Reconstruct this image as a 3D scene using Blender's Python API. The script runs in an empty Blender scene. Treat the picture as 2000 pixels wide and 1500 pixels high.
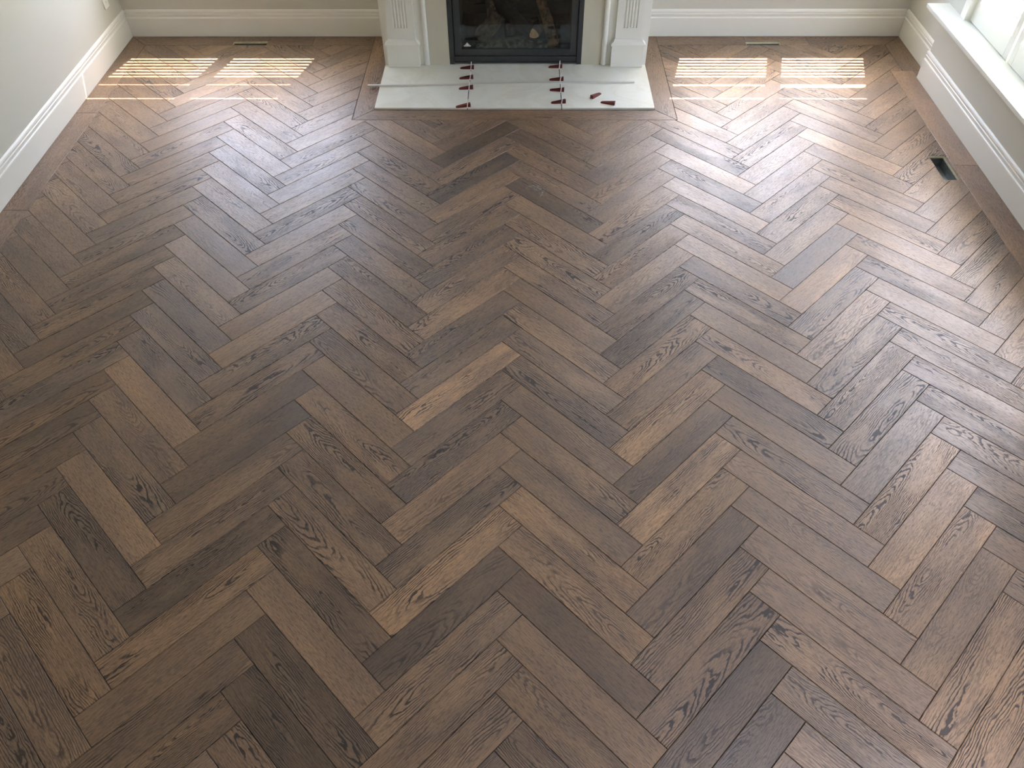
import bpy, bmesh, math, random
from mathutils import Vector, Matrix

S = 0.127                      # one plank width in metres; layout numbers below are in plank widths
random.seed(7)
sc = bpy.context.scene
col = sc.collection

# ------------------------------------------------------------------ camera
F_PX, PITCH, ROLL, YAW = 1552.3, math.radians(47.47), math.radians(0.41), math.radians(-0.56)
LAT = math.radians(0.3)        # the herringbone is laid a hair out of square with the walls
CAM = (-0.032, -21.31, 20.169)
NL = 4.950                     # plank length / width
RZ = Matrix.Rotation(LAT, 3, 'Z')
r1 = Vector((math.cos(YAW), -math.sin(YAW), 0)); f1 = Vector((math.sin(YAW), math.cos(YAW), 0)); zz = Vector((0, 0, 1))
fw = math.cos(PITCH) * f1 - math.sin(PITCH) * zz
up = math.sin(PITCH) * f1 + math.cos(PITCH) * zz
ax = RZ @ (math.cos(ROLL) * r1 - math.sin(ROLL) * up)
ay = RZ @ (math.sin(ROLL) * r1 + math.cos(ROLL) * up)
az = -(RZ @ fw)
cam = bpy.data.cameras.new('camera')
cam.sensor_width = 36.0; cam.lens = F_PX / 2000 * 36.0; cam.clip_start = 0.05
cam_o = bpy.data.objects.new('camera', cam); col.objects.link(cam_o)
m = Matrix((ax, ay, az)).transposed().to_4x4(); m.translation = Vector(CAM) * S
cam_o.matrix_world = m
sc.camera = cam_o

def pix(X, Y, Z=0.0):          # where a room point (plank widths) falls in the 2000x1500 frame
    d = Vector((X, Y, Z)) - Vector(CAM)
    w = -d.dot(az)
    if w < 0.5: return None
    return 1000 + F_PX * d.dot(ax) / w, 750 - F_PX * d.dot(ay) / w

# ------------------------------------------------------------------ light
world = bpy.data.worlds.new('sky'); sc.world = world; world.use_nodes = True
wn = world.node_tree; wn.nodes.clear()
wo = wn.nodes.new('ShaderNodeOutputWorld'); wb = wn.nodes.new('ShaderNodeBackground'); ws = wn.nodes.new('ShaderNodeTexSky')
ws.sky_type = 'NISHITA'; ws.sun_disc = False; ws.sun_elevation = math.radians(62.7); ws.sun_rotation = math.radians(14)
ws.air_density = 1.0; ws.dust_density = 2.5; ws.ozone_density = 0.6
wb.inputs['Strength'].default_value = 1.5
wn.links.new(ws.outputs[0], wb.inputs['Color']); wn.links.new(wb.outputs[0], wo.inputs[0])

sun = bpy.data.lights.new('sun', 'SUN'); sun.energy = 15.0; sun.angle = math.radians(0.2); sun.color = (1.0, 0.86, 0.70)
sun_o = bpy.data.objects.new('sun', sun); col.objects.link(sun_o)
sun_o.rotation_euler = Vector((-0.245, -1.0, -2.0)).to_track_quat('-Z', 'Y').to_euler()
sun_o.location = (0.6, 8, 12)

vs = sc.view_settings
vs.view_transform = 'Standard'; vs.look = 'None'; vs.gamma = 1.0; vs.use_curve_mapping = False
vs.exposure = 1.68
sc.cycles.use_denoising = True; sc.cycles.use_adaptive_sampling = False
sc.cycles.sample_clamp_indirect = 8.0
sc.cycles.max_bounces = 10; sc.cycles.diffuse_bounces = 6; sc.cycles.glossy_bounces = 4; sc.cycles.transparent_max_bounces = 12

def portal(name, loc, rot, sx, sy):
    l = bpy.data.lights.new(name, 'AREA'); l.shape = 'RECTANGLE'; l.size = sx * S; l.size_y = sy * S
    l.cycles.is_portal = True
    o = bpy.data.objects.new(name, l); col.objects.link(o)
    o.location = Vector(loc) * S; o.rotation_euler = rot

# ------------------------------------------------------------------ node helpers
class NT:
    def __init__(s, name):
        s.m = bpy.data.materials.new(name); s.m.use_nodes = True
        s.t = s.m.node_tree; s.t.nodes.clear()
        s.out = s.t.nodes.new('ShaderNodeOutputMaterial')
    def n(s, typ, **kw):
        x = s.t.nodes.new('ShaderNode' + typ)
        for k, v in kw.items(): setattr(x, k, v)
        return x
    def set(s, sock, v):
        if hasattr(v, 'is_output') or isinstance(v, bpy.types.NodeSocket): s.t.links.new(v, sock)
        else: sock.default_value = v
    def math(s, op, a, b=0.0, c=0.0, clamp=False):
        x = s.n('Math', operation=op, use_clamp=clamp)
        s.set(x.inputs[0], a); s.set(x.inputs[1], b); s.set(x.inputs[2], c)
        return x.outputs[0]
    def vec(s, a, b, c):
        x = s.n('CombineXYZ'); s.set(x.inputs[0], a); s.set(x.inputs[1], b); s.set(x.inputs[2], c); return x.outputs[0]
    def noise(s, v, scale=1.0, detail=2.0, rough=0.5, dist=0.0):
        x = s.n('TexNoise'); s.set(x.inputs['Vector'], v); x.inputs['Scale'].default_value = scale
        x.inputs['Detail'].default_value = detail; x.inputs['Roughness'].default_value = rough; x.inputs['Distortion'].default_value = dist
        return x.outputs['Fac']
    def smooth(s, v, a, b):
        x = s.n('MapRange', interpolation_type='SMOOTHSTEP'); s.set(x.inputs[0], v)
        x.inputs[1].default_value = a; x.inputs[2].default_value = b; return x.outputs[0]
    def lin(s, v, a, b, c, d):
        x = s.n('MapRange'); s.set(x.inputs[0], v)
        for i, q in enumerate((a, b, c, d)): x.inputs[i + 1].default_value = q
        return x.outputs[0]
    def mix(s, f, a, b, blend='MIX'):
        x = s.n('Mix', data_type='RGBA', blend_type=blend)
        s.set(x.inputs[0], f); s.set(x.inputs[6], a); s.set(x.inputs[7], b); return x.outputs[2]
    def bsdf(s, base, rough=0.5, metal=0.0, bump=None, dist=0.001, spec=0.5, bstr=1.0, coat=0.0):
        b = s.n('BsdfPrincipled'); s.set(b.inputs['Base Color'], base); s.set(b.inputs['Roughness'], rough)
        s.set(b.inputs['Metallic'], metal); b.inputs['Specular IOR Level'].default_value = spec
        b.inputs['Coat Weight'].default_value = coat; b.inputs['Coat Roughness'].default_value = 0.40
        if bump is not None:
            k = s.n('Bump'); k.inputs['Distance'].default_value = dist; k.inputs['Strength'].default_value = bstr
            s.set(k.inputs['Height'], bump); s.t.links.new(k.outputs[0], b.inputs['Normal'])
        s.t.links.new(b.outputs[0], s.out.inputs[0]); return b

def rgb(r, g, b):              # sRGB 0-255 to linear
    f = lambda c: (c / 255 / 12.92) if c <= 10 else ((c / 255 + 0.055) / 1.055) ** 2.4
    return (f(r), f(g), f(b), 1.0)

def wood_mat(name, joined=False):
    t = NT(name)
    if joined:
        uv = t.n('UVMap', uv_map='plank'); src = uv.outputs[0]
        at = t.n('Attribute', attribute_name='tone'); tone = at.outputs['Color']; cath = at.outputs['Alpha']
        rn = t.n('Attribute', attribute_name='seed'); R = rn.outputs['Fac']
    else:
        tc = t.n('TexCoord'); src = tc.outputs['Object']
        oi = t.n('ObjectInfo'); tone = oi.outputs['Color']; cath = oi.outputs['Alpha']; R = oi.outputs['Random']
    sp = t.n('SeparateXYZ'); t.set(sp.inputs[0], src)
    u, v = sp.outputs[0], sp.outputs[1]
    R2 = t.math('FRACT', t.math('MULTIPLY', R, 17.31)); R3 = t.math('FRACT', t.math('MULTIPLY', R, 53.77)); R4 = t.math('FRACT', t.math('MULTIPLY', R, 131.9))
    zs = t.math('MULTIPLY', R, 90.0)
    # growth rings cut at a shallow slope: long nested arches
    n1 = t.noise(t.vec(t.math('MULTIPLY', u, 3.2), t.math('MULTIPLY', v, 11.0), zs), 1.0, 2.0, 0.5)
    n2 = t.noise(t.vec(t.math('MULTIPLY', u, 19.0), t.math('MULTIPLY', v, 62.0), zs), 1.0, 2.0, 0.6)
    vc = t.math('ADD', v, t.math('MULTIPLY', t.math('SUBTRACT', R2, 0.5), 0.075))
    slope = t.lin(R4, 0, 1, 0.045, 0.12)
    d = t.math('MULTIPLY', t.math('ADD', u, t.math('MULTIPLY', t.math('SUBTRACT', R3, 0.5), 0.85)), slope)
    r = t.math('SQRT', t.math('ADD', t.math('MULTIPLY', vc, vc), t.math('MULTIPLY', d, d)))
    r = t.math('ADD', r, t.math('MULTIPLY', n1, 0.050))
    r = t.math('ADD', r, t.math('MULTIPLY', n2, 0.0105))
    ring = t.math('FRACT', t.math('DIVIDE', r, t.lin(R2, 0, 1, 0.0046, 0.0085)))
    line = t.math('MULTIPLY', t.smooth(ring, 0.0, 0.12), t.math('SUBTRACT', 1.0, t.smooth(ring, 0.22, 0.56)))
    # pores: short dashes along the plank
    po = t.noise(t.vec(t.math('MULTIPLY', u, 42.0), t.math('MULTIPLY', v, 430.0), zs), 1.0, 2.0, 0.6)
    pores = t.smooth(po, 0.49, 0.64)
    fib = t.noise(t.vec(t.math('MULTIPLY', u, 9.0), t.math('MULTIPLY', v, 210.0), zs), 1.0, 3.0, 0.65)
    patch = t.smooth(t.noise(t.vec(t.math('MULTIPLY', u, 4.0), t.math('MULTIPLY', v, 15.0), t.math('ADD', zs, 31.0)), 1.0, 1.0), 0.36, 0.60)
    line = t.math('MULTIPLY', line, t.math('ADD', 0.22, t.math('MULTIPLY', patch, 1.1)))
    line = t.math('MULTIPLY', line, t.lin(po, 0.3, 0.6, 0.75, 1.15))
    line = t.math('MULTIPLY', line, cath, clamp=True)
    dark = t.math('MAXIMUM', line, t.math('MULTIPLY', pores, 0.60))
    blot = t.noise(t.vec(t.math('MULTIPLY', u, 2.3), t.math('MULTIPLY', v, 7.0), t.math('ADD', zs, 11.0)), 1.0, 3.0, 0.55)
    base = t.mix(t.lin(fib, 0.3, 0.7, 0.0, 1.0), t.mix(1.0, tone, (0.80, 0.79, 0.79, 1), 'MULTIPLY'), t.mix(1.0, tone, (1.20, 1.19, 1.17, 1), 'MULTIPLY'))
    base = t.mix(t.lin(blot, 0.35, 0.65, 0.0, 1.0), t.mix(1.0, base, (0.78, 0.78, 0.82, 1), 'MULTIPLY'), t.mix(1.0, base, (1.14, 1.12, 1.07, 1), 'MULTIPLY'))
    c = t.mix(dark, base, t.mix(1.0, base, (0.11, 0.095, 0.09, 1), 'MULTIPLY'))
    wear = t.noise(src, 7.0, 3.0, 0.6)
    rough = t.math('ADD', t.lin(wear, 0.3, 0.7, 0.34, 0.44), t.math('MULTIPLY', dark, 0.22))
    h = t.math('SUBTRACT', t.math('MULTIPLY', fib, 0.35), dark)
    t.bsdf(c, rough, bump=h, dist=0.0006, spec=0.85, bstr=0.55, coat=0.06)
    return t.m

def flat_mat(name, c, rough=0.5, metal=0.0, spec=0.5, var=0.0, scale=8.0, bump=0.0, bscale=300.0):
    t = NT(name); tc = t.n('TexCoord')
    base = c
    if var:
        f = t.noise(tc.outputs['Object'], scale, 3.0, 0.6)
        base = t.mix(t.lin(f, 0.3, 0.7, 0, 1), tuple(x * (1 - var) for x in c[:3]) + (1,), tuple(min(1, x * (1 + var)) for x in c[:3]) + (1,))
    b = t.noise(tc.outputs['Object'], bscale, 2.0) if bump else None
    t.bsdf(base, rough, metal, b, bump, spec)
    return t.m

def tile_mat():
    t = NT('cream_tile'); tc = t.n('TexCoord'); p = tc.outputs['Object']
    a = t.noise(p, 3.2, 5.0, 0.62, 1.6); b = t.noise(p, 9.0, 4.0, 0.6, 0.8)
    c = t.mix(t.smooth(a, 0.42, 0.66), rgb(228, 228, 217), rgb(220, 217, 203))
    c = t.mix(t.math('MULTIPLY', t.smooth(b, 0.62, 0.72), 0.35), c, rgb(208, 205, 192))
    t.bsdf(c, 0.33); return t.m

def glass_mat(name, tint=(1, 1, 1, 1), refl=0.08, rough=0.02):
    t = NT(name); tr = t.n('BsdfTransparent'); tr.inputs[0].default_value = tint
    gl = t.n('BsdfGlossy'); gl.inputs['Roughness'].default_value = rough
    fr = t.n('LayerWeight'); fr.inputs['Blend'].default_value = 0.25
    mx = t.n('MixShader'); t.set(mx.inputs[0], t.lin(fr.outputs['Fresnel'], 0, 1, refl * 0.6, min(1, refl * 6)))
    t.t.links.new(tr.outputs[0], mx.inputs[1]); t.t.links.new(gl.outputs[0], mx.inputs[2]); t.t.links.new(mx.outputs[0], t.out.inputs[0])
    return t.m

def log_mat(name, c1, c2):
    t = NT(name); tc = t.n('TexCoord'); p = tc.outputs['Object']
    a = t.noise(p, 26.0, 4.0, 0.65); b = t.noise(p, 90.0, 3.0, 0.6)
    c = t.mix(t.smooth(a, 0.38, 0.62), c1, c2)
    t.bsdf(c, 0.9, bump=t.math('ADD', a, t.math('MULTIPLY', b, 0.4)), dist=0.01, spec=0.2); return t.m

M = dict(
    wood=wood_mat('brown_oak'), wood_j=wood_mat('brown_oak_joined', True),
    wall=flat_mat('greige_wall_paint', rgb(205, 203, 191), 0.62, bump=0.0003, bscale=420),
    trim=flat_mat('white_trim_paint', rgb(234, 232, 222), 0.34),
    sillm=flat_mat('white_sill_paint', rgb(218, 219, 209), 0.30),
    shut=flat_mat('white_shutter_paint', rgb(236, 235, 224), 0.36),
    ceil=flat_mat('white_ceiling_paint', rgb(228, 226, 220), 0.8),
    tile=tile_mat(),
    stone=flat_mat('cream_surround_slab', rgb(205, 199, 180), 0.35, var=0.03, scale=5),
    black=flat_mat('black_powder_coat', rgb(54, 56, 55), 0.5, var=0.15, scale=30),
    blackd=flat_mat('black_steel_dark', rgb(16, 16, 16), 0.5),
    liner=flat_mat('firebox_liner', rgb(84, 90, 86), 0.75, var=0.25, scale=12),
    glass=glass_mat('window_glass', (1, 1, 1, 1), 0.06), fglass=glass_mat('fireplace_glass', (0.9, 0.93, 0.92, 1), 0.07, 0.03),
    bark=log_mat('log_bark', rgb(30, 27, 25), rgb(78, 66, 56)), bark2=log_mat('log_pale', rgb(58, 46, 38), rgb(112, 88, 66)), char=log_mat('log_charred', rgb(8, 8, 8), rgb(28, 26, 25)),
    ember=log_mat('ember_bed', rgb(62, 62, 56), rgb(110, 110, 100)),
    cutend=flat_mat('log_cut_end', rgb(178, 142, 98), 0.85, var=0.2, scale=60),
    red=flat_mat('dark_red_plastic', rgb(96, 29, 23), 0.38), white=flat_mat('white_plastic', rgb(240, 238, 232), 0.4),
    alu=flat_mat('brushed_aluminium', rgb(222, 220, 212), 0.36, 0.4), silver=flat_mat('silver_badge', rgb(205, 205, 205), 0.35, 0.6),
    duct=flat_mat('galvanised_duct', rgb(120, 124, 122), 0.45, 0.7, var=0.25, scale=40), ply=flat_mat('raw_plywood_edge', rgb(212, 202, 168), 0.8, var=0.12, scale=60),
    sub=flat_mat('subfloor', rgb(60, 48, 38), 0.9), grout=flat_mat('mortar_bed', rgb(92, 88, 80), 0.95),
    ext=flat_mat('outside_paving', rgb(176, 172, 160), 0.9, var=0.1, scale=2), slot=flat_mat('dark_slot', rgb(24, 24, 24), 0.7),
)

# ------------------------------------------------------------------ mesh helpers (plank-width units in, metres out)
class MB:
    def __init__(s): s.v = []; s.f = []
    def add(s, vs, fs):
        k = len(s.v); s.v += [tuple(p) for p in vs]; s.f += [tuple(i + k for i in f) for f in fs]; return s
    def box(s, x0, x1, y0, y1, z0, z1, bev=0.0):
        b = min(bev, abs(x1 - x0) / 2.01, abs(y1 - y0) / 2.01, abs(z1 - z0) / 2.01)
        if b <= 0:
            return s.add([(x, y, z) for z in (z0, z1) for y in (y0, y1) for x in (x0, x1)],
                         [(0, 2, 3, 1), (4, 5, 7, 6), (0, 1, 5, 4), (1, 3, 7, 5), (3, 2, 6, 7), (2, 0, 4, 6)])
        bm = bmesh.new(); bmesh.ops.create_cube(bm, size=1)
        for q in bm.verts: q.co = Vector(((x0 + x1) / 2 + q.co.x * (x1 - x0), (y0 + y1) / 2 + q.co.y * (y1 - y0), (z0 + z1) / 2 + q.co.z * (z1 - z0)))
        bmesh.ops.bevel(bm, geom=list(bm.edges), offset=b, segments=2, profile=0.7, affect='EDGES', clamp_overlap=True)
        bm.verts.index_update()
        s.add([q.co for q in bm.verts], [[q.index for q in f.verts] for f in bm.faces]); bm.free(); return s
    def extrude(s, prof, axis, a0, a1, m0=0.0, m1=0.0):
        # prof: closed list of (p, z); axis 'x': p is y; axis 'y': p is x.  m0/m1 slide the ends with p (mitres)
        n = len(prof); vs = []
        for e, mm in ((a0, m0), (a1, m1)):
            for p, z in prof:
                a = e + mm * p
                vs.append((a, p, z) if axis == 'x' else (p, a, z))
        fs = [(i, (i + 1) % n, n + (i + 1) % n, n + i) for i in range(n)] + [tuple(range(n))[::-1], tuple(range(n, 2 * n))]
        return s.add(vs, fs)
    def build(s, name, mat, parent=None, origin=None, smooth=False, rot=None):
        bm = bmesh.new(); o0 = Vector(origin) if origin else Vector((0, 0, 0))
        vs = [bm.verts.new((Vector(p) - o0) * S) for p in s.v]
        for f in s.f:
            try: bm.faces.new([vs[i] for i in f])
            except ValueError: pass
        bmesh.ops.recalc_face_normals(bm, faces=bm.faces)
        me = bpy.data.meshes.new(name); bm.to_mesh(me); bm.free()
        if smooth:
            for p in me.polygons: p.use_smooth = True
        me.materials.append(M[mat] if isinstance(mat, str) else mat)
        o = bpy.data.objects.new(name, me); col.objects.link(o)
        if parent is not None:
            o.parent = parent
            pl = parent.get('_o'); pw = Vector(pl) if pl else Vector((0, 0, 0))
            o.location = (o0 - pw) * S
        else: o.location = o0 * S
        o['_o'] = tuple(o0)
        return o

def tag(o, label=None, cat=None, group=None, kind=None):
    if label: o['label'] = label
    if cat: o['category'] = cat
    if group: o['group'] = group
    if kind: o['kind'] = kind
    return o
def empty(name, loc, label=None, cat=None, group=None):
    o = bpy.data.objects.new(name, None); col.objects.link(o); o.location = Vector(loc) * S; o['_o'] = tuple(loc)
    o.empty_display_size = 0.05
    return tag(o, label, cat, group)
def struct(mb, name, mat, parent=None, **kw):
    o = mb.build(name, mat, parent, **kw)
    if parent is None: o['kind'] = 'structure'
    return o
def copy_tree(o, parent=None):
    c = o.copy(); col.objects.link(c); c.parent = parent
    for ch in [x for x in o.children]: copy_tree(ch, c)
    return c

# ------------------------------------------------------------------ room numbers (plank widths)
XL, XR, YB, YF, ZC = -22.58, 21.64, 24.40, -46.0, 24.0   # wall faces and ceiling
BB = 0.12                                                # baseboard thickness
TH = 0.9                                                 # wall thickness
SF_ = 20.62
BX, BY = 21.02, 19.19                                    # face and end of the low wall under the side windows
BORD = dict(left=-21.40, right=19.78, right2=20.42, back=23.20, step=20.12, hl=-8.43, hr=7.69, hf=14.94)
HX0, HX1, HY0 = -7.42, 6.67, 15.95                       # hearth
VENTS = [(-16.47, -14.50, 23.24, 23.70), (12.68, 14.60, 23.20, 23.62), (18.93, 19.66, 9.72, 11.73)]

# ------------------------------------------------------------------ floor: base, planks, border planks
def rect_minus(x0, x1, y0, y1, holes):
    out = [(x0, x1, y0, y1)]
    for a, b, c, d in holes:
        nx = []
        for p in out:
            if b <= p[0] or a >= p[1] or d <= p[2] or c >= p[3]: nx.append(p); continue
            if p[0] < a: nx.append((p[0], a, p[2], p[3]))
            if p[1] > b: nx.append((b, p[1], p[2], p[3]))
            u0, u1 = max(a, p[0]), min(b, p[1])
            if p[2] < c: nx.append((u0, u1, p[2], c))
            if p[3] > d: nx.append((u0, u1, d, p[3]))
        out = nx
    return out
mb = MB()
for x0, x1, y0, y1 in rect_minus(XL, XR, YF, YB, VENTS): mb.box(x0, x1, y0, y1, -0.35, -0.125)
floor = struct(mb, 'floor', 'sub')
tag(floor, 'dark brown oak herringbone floor with straight plank border')

GAP, BEV, PT = 0.007, 0.012, 0.12
def clip(poly, nx, ny, c, flag):
    # keep nx*x+ny*y<=c ; poly: list of (x, y, flag of the edge leaving this vertex)
    out = []
    n = len(poly)
    for i in range(n):
        x0, y0, f0 = poly[i]; x1, y1, _ = poly[(i + 1) % n]
        d0 = nx * x0 + ny * y0 - c; d1 = nx * x1 + ny * y1 - c
        if d0 <= 1e-9:
            out.append((x0, y0, f0))
            if d1 > 1e-9:
                t = d0 / (d0 - d1); out.append((x0 + (x1 - x0) * t, y0 + (y1 - y0) * t, flag))
        elif d1 <= 1e-9:
            t = d0 / (d0 - d1); out.append((x0 + (x1 - x0) * t, y0 + (y1 - y0) * t, f0))
    # drop repeated points
    res = []
    for p in out:
        if res and abs(p[0] - res[-1][0]) + abs(p[1] - res[-1][1]) < 1e-6: res[-1] = (res[-1][0], res[-1][1], p[2]); continue
        res.append(p)
    if len(res) > 1 and abs(res[0][0] - res[-1][0]) + abs(res[0][1] - res[-1][1]) < 1e-6: res.pop()
    return res if len(res) >= 3 else None
def area(p): return 0.5 * sum(p[i][0] * p[(i + 1) % len(p)][1] - p[(i + 1) % len(p)][0] * p[i][1] for i in range(len(p)))
def inset(poly, d):
    n = len(poly); out = []
    ln = []
    for i in range(n):
        x0, y0, f = poly[i]; x1, y1, _ = poly[(i + 1) % n]
        l = math.hypot(x1 - x0, y1 - y0); nx, ny = -(y1 - y0) / l, (x1 - x0) / l     # inward for ccw
        k = d if f else 0.0
        ln.append((x0 + nx * k, y0 + ny * k, (x1 - x0) / l, (y1 - y0) / l))
    for i in range(n):
        a = ln[i - 1]; b = ln[i]
        den = a[2] * b[3] - a[3] * b[2]
        if abs(den) < 1e-6: out.append((b[0], b[1])); continue
        t = ((b[0] - a[0]) * b[3] - (b[1] - a[1]) * b[2]) / den
        out.append((a[0] + a[2] * t, a[1] + a[3] * t))
    return out
def plank_piece(mb, poly):
    n = len(poly)
    A = inset(poly, GAP); B = inset(poly, GAP + BEV)
    vs = [(x, y, 0.0) for x, y in B] + [(x, y, -BEV) for x, y in A] + [(x, y, -PT) for x, y in A]
    fs = [tuple(range(n))]
    for i in range(n):
        if not poly[i][2]: continue
        j = (i + 1) % n
        fs += [(i, n + i, n + j, j), (n + i, 2 * n + i, 2 * n + j, n + j)]
    mb.add(vs, fs)
def cells():
    B = BORD; big = -YF + 1
    v = VENTS[2]
    # (x0, x1, y0, y1, flags left right bottom top)
    yield (B['left'], B['hl'], YF, B['hf'], 1, 0, 1, 0)
    yield (B['left'], B['hl'], B['hf'], B['back'], 1, 1, 0, 1)
    yield (B['hl'], B['hr'], YF, B['hf'], 0, 0, 1, 1)
    yield (B['hr'], v[0], YF, B['hf'], 0, 0, 1, 0)
    yield (v[1], B['right'], YF, B['hf'], 0, 1, 1, 0)
    yield (v[0], v[1], YF, v[2], 0, 0, 1, 1)
    yield (v[0], v[1], v[3], B['hf'], 0, 0, 1, 0)
    yield (B['hr'], B['right'], B['hf'], B['step'], 1, 1, 0, 0)
    yield (B['hr'], B['right2'], B['step'], B['back'], 1, 1, 0, 1)
CELLS = list(cells())
# the vent cell splits leave internal edges where v[0] / v[1] pass the vent itself: close those as real edges
def clip_cell(poly, c):
    for (nx, ny, cc, fl) in ((-1, 0, -c[0], c[4]), (1, 0, c[1], c[5]), (0, -1, -c[2], c[6]), (0, 1, c[3], c[7])):
        poly = clip(poly, nx, ny, cc, fl)
        if poly is None: return None
    return poly if area(poly) > 0.004 else None

# tones of single planks, read off the photograph: (kind, column, index) -> tone key
TONES = {}
for _l in """V 1 3 0.85 0 0.7;H 0 10 0.85 0.03 0.9;H -3 -5 1.05 0.02 0.7;H -3 -4 0.8 0 0.1;H -3 -3 1.1 0.05 1;H -2 -4 1.1 0.02 0.2;H -2 -3 1.08 0.03 0.5;H -2 -1 1 0 0.9;H -2 0 1 0 0.8;H -2 1 1.25 0.1 0.25;H -2 3 0.95 0.02 1;H -2 4 1.25 0.07 0.15;H -2 5 0.72 0 1;H -2 6 1.1 0.04 0.7;H -2 7 1.15 0.1 1;H -2 8 1.05 0.02 0.6;H -1 -11 1.15 0.04 0.3;H -1 -10 1 0.03 0.7;H -1 -8 1 0 0.7;H -1 -7 0.95 0 0.8;H -1 -6 1.1 0.03 0.8;H -1 -5 0.9 0 0.9;H -1 -3 0.85 0 0.8;H -1 -2 1.1 0.04 0.8;H -1 -1 1 0.03 1;H -1 0 0.95 0.02 0.6;H -1 1 0.98 0.03 0.1;H -1 2 1.1 0.06 1;H -1 3 0.95 0.04 1;H -1 4 0.9 0.02 0.9;H -1 5 1.1 0.06 0.8;H -1 6 0.72 0.02 1;H -1 7 1.1 0.05 0.15;H -1 8 0.62 0.04 1;H -1 9 0.5 0.02 0.9;H -1 10 1.1 0.06 1;H 0 -11 0.85 0.02 0.6;H 0 -10 0.75 0.02 0.7;H 0 -9 0.98 0.06 0.5;H 0 -7 0.58 -0.04 0.7;H 0 -6 1 0.04 0.1;H 0 -5 1.1 0.06 1;H 0 -4 1 0.03 0.9;H 0 -3 1.05 0.03 0.9;H 0 -2 0.95 0.05 0.2;H 0 3 1 0.05 0.8;H 0 4 0.9 0.02 0.4;H 0 5 1.2 0.1 1;H 0 6 1.15 0.09 0.6;H 0 7 0.72 0.02 0.2;H 0 8 1.05 0.05 0.15;H 0 9 0.85 0.03 0.5;H 1 -10 0.75 -0.02 1;H 1 -9 1.25 0 0.05;H 1 -8 0.72 -0.04 0.8;H 1 -7 1.25 0.02 0.05;H 1 -6 0.95 0 1;H 1 -5 1.1 0.05 0.6;H 1 -4 1.2 0.03 0.1;H 1 -3 0.9 0 0.9;H 1 -2 1.05 0.02 1;H 1 -1 0.95 0 0.2;H 1 0 1.3 0.06 0.8;H 1 1 0.85 -0.02 0.9;H 1 2 0.98 0.02 0.1;H 1 3 0.95 0 0.8;H 1 4 1.15 0.06 0.4;H 1 5 0.98 0.01 0.4;H 1 6 1.1 0.03 0.5;H 1 7 1.1 0.04 0.4;H 1 8 1.1 0.05 1;H 2 -10 1.2 0.08 0.3;H 2 -6 1.05 0.03 0.9;H 2 -5 1.15 0.03 0.1;H 2 -3 0.85 0 0.9;H 2 5 0.8 -0.04 0.8;V -2 -6 0.88 -0.03 0.5;V -2 -4 0.9 0.02 0.9;V -2 -3 0.95 0 0.8;V -2 -2 1 0.04 0.9;V -2 -1 0.75 0.02 0.3;V -2 0 0.9 0.03 0.6;V -2 2 0.95 0.08 0.6;V -2 5 0.85 0 0.6;V -2 6 0.8 0 0.9;V -1 -3 1.05 0 0.9;V -1 -2 1.1 0.04 0.1;V -1 -1 1.1 0.05 0.1;V -1 0 1 0.02 1;V -1 1 1.08 0.05 1;V -1 2 0.78 0.02 0.3;V -1 3 0.7 0 0.5;V -1 4 0.98 0.05 0.5;V -1 5 1 0.03 0.9;V -1 6 0.75 0.02 0.9;V -1 7 1.2 0.1 0.9;V -1 8 0.95 0.05 0.3;V -1 9 0.9 0.05 0.9;V -1 10 0.95 0.06 1;V 0 -11 0.95 0.05 0.6;V 0 -10 0.5 -0.03 0.5;V 0 -9 1.1 0.03 1;V 0 -8 0.62 -0.02 1;V 0 -7 1.1 0.08 0.5;V 0 -6 0.95 0.03 0.9;V 0 -5 0.95 0.05 1;V 0 -4 0.9 0.03 0.9;V 0 -3 1.05 0.05 0.8;V 0 -2 1.3 0.1 0.8;V 0 -1 0.88 0.02 0.8;V 0 0 0.92 0 0.6;V 0 1 1.75 0.12 0.8;V 0 2 0.95 0.03 0.8;V 0 3 0.9 0.02 1;V 0 4 1.25 0.1 0.5;V 0 5 0.85 0.02 0.9;V 0 6 1.35 0.12 0.9;V 0 7 0.62 0 0.6;V 0 8 1 0.04 0.9;V 0 9 0.95 0.06 0.8;V 0 10 0.9 0.04 0.8;V 1 -11 0.95 0.05 0.6;V 1 -9 0.9 -0.04 0.2;V 1 -7 1.05 0 0.4;V 1 -5 0.8 -0.02 1;V 1 -4 1.1 0.05 0.8;V 1 -2 0.9 0.02 0.9;V 1 -1 0.82 -0.04 0.9;V 1 0 1.2 0.06 1;V 1 1 1 0.02 0.6;V 1 2 1.4 0.1 0.8;V 1 4 1.4 0.07 1;V 1 5 1.1 0.07 0.9;V 1 6 0.85 0 0.5;V 1 7 1 0.05 1;V 1 8 0.9 0.05 1;V 1 9 0.62 0 0.6;V 1 10 0.62 -0.02 0.6;V 2 -10 0.95 -0.02 1;V 2 -7 1.05 0 0.7;V 2 -5 1.05 0 0.5;V 2 -4 0.82 -0.06 0.4;V 2 -3 1.25 0.1 0.4;V 2 -2 0.95 -0.03 0.7;V 2 -1 1.2 0.05 0.5;V 2 1 1.05 0 1;V 2 2 0.85 0.03 1;V 2 3 0.85 -0.05 0.3;V 2 4 1.3 0.08 0.9;V 2 5 1.4 0.08 0.3;V 2 6 1.35 0.06 0.7;V 2 7 1.05 0.02 0.4;V 2 8 1.3 0.06 1;V 2 9 1.3 0.08 1;V 3 -5 0.8 0.03 1;V 3 -3 0.8 0.03 1""".split(";"):
    _k, _d, _i, _b, _w, _g = _l.split()
    TONES[(_k, int(_d), int(_i))] = (float(_b), float(_w), float(_g))
BASE = rgb(141, 116, 93)
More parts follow.
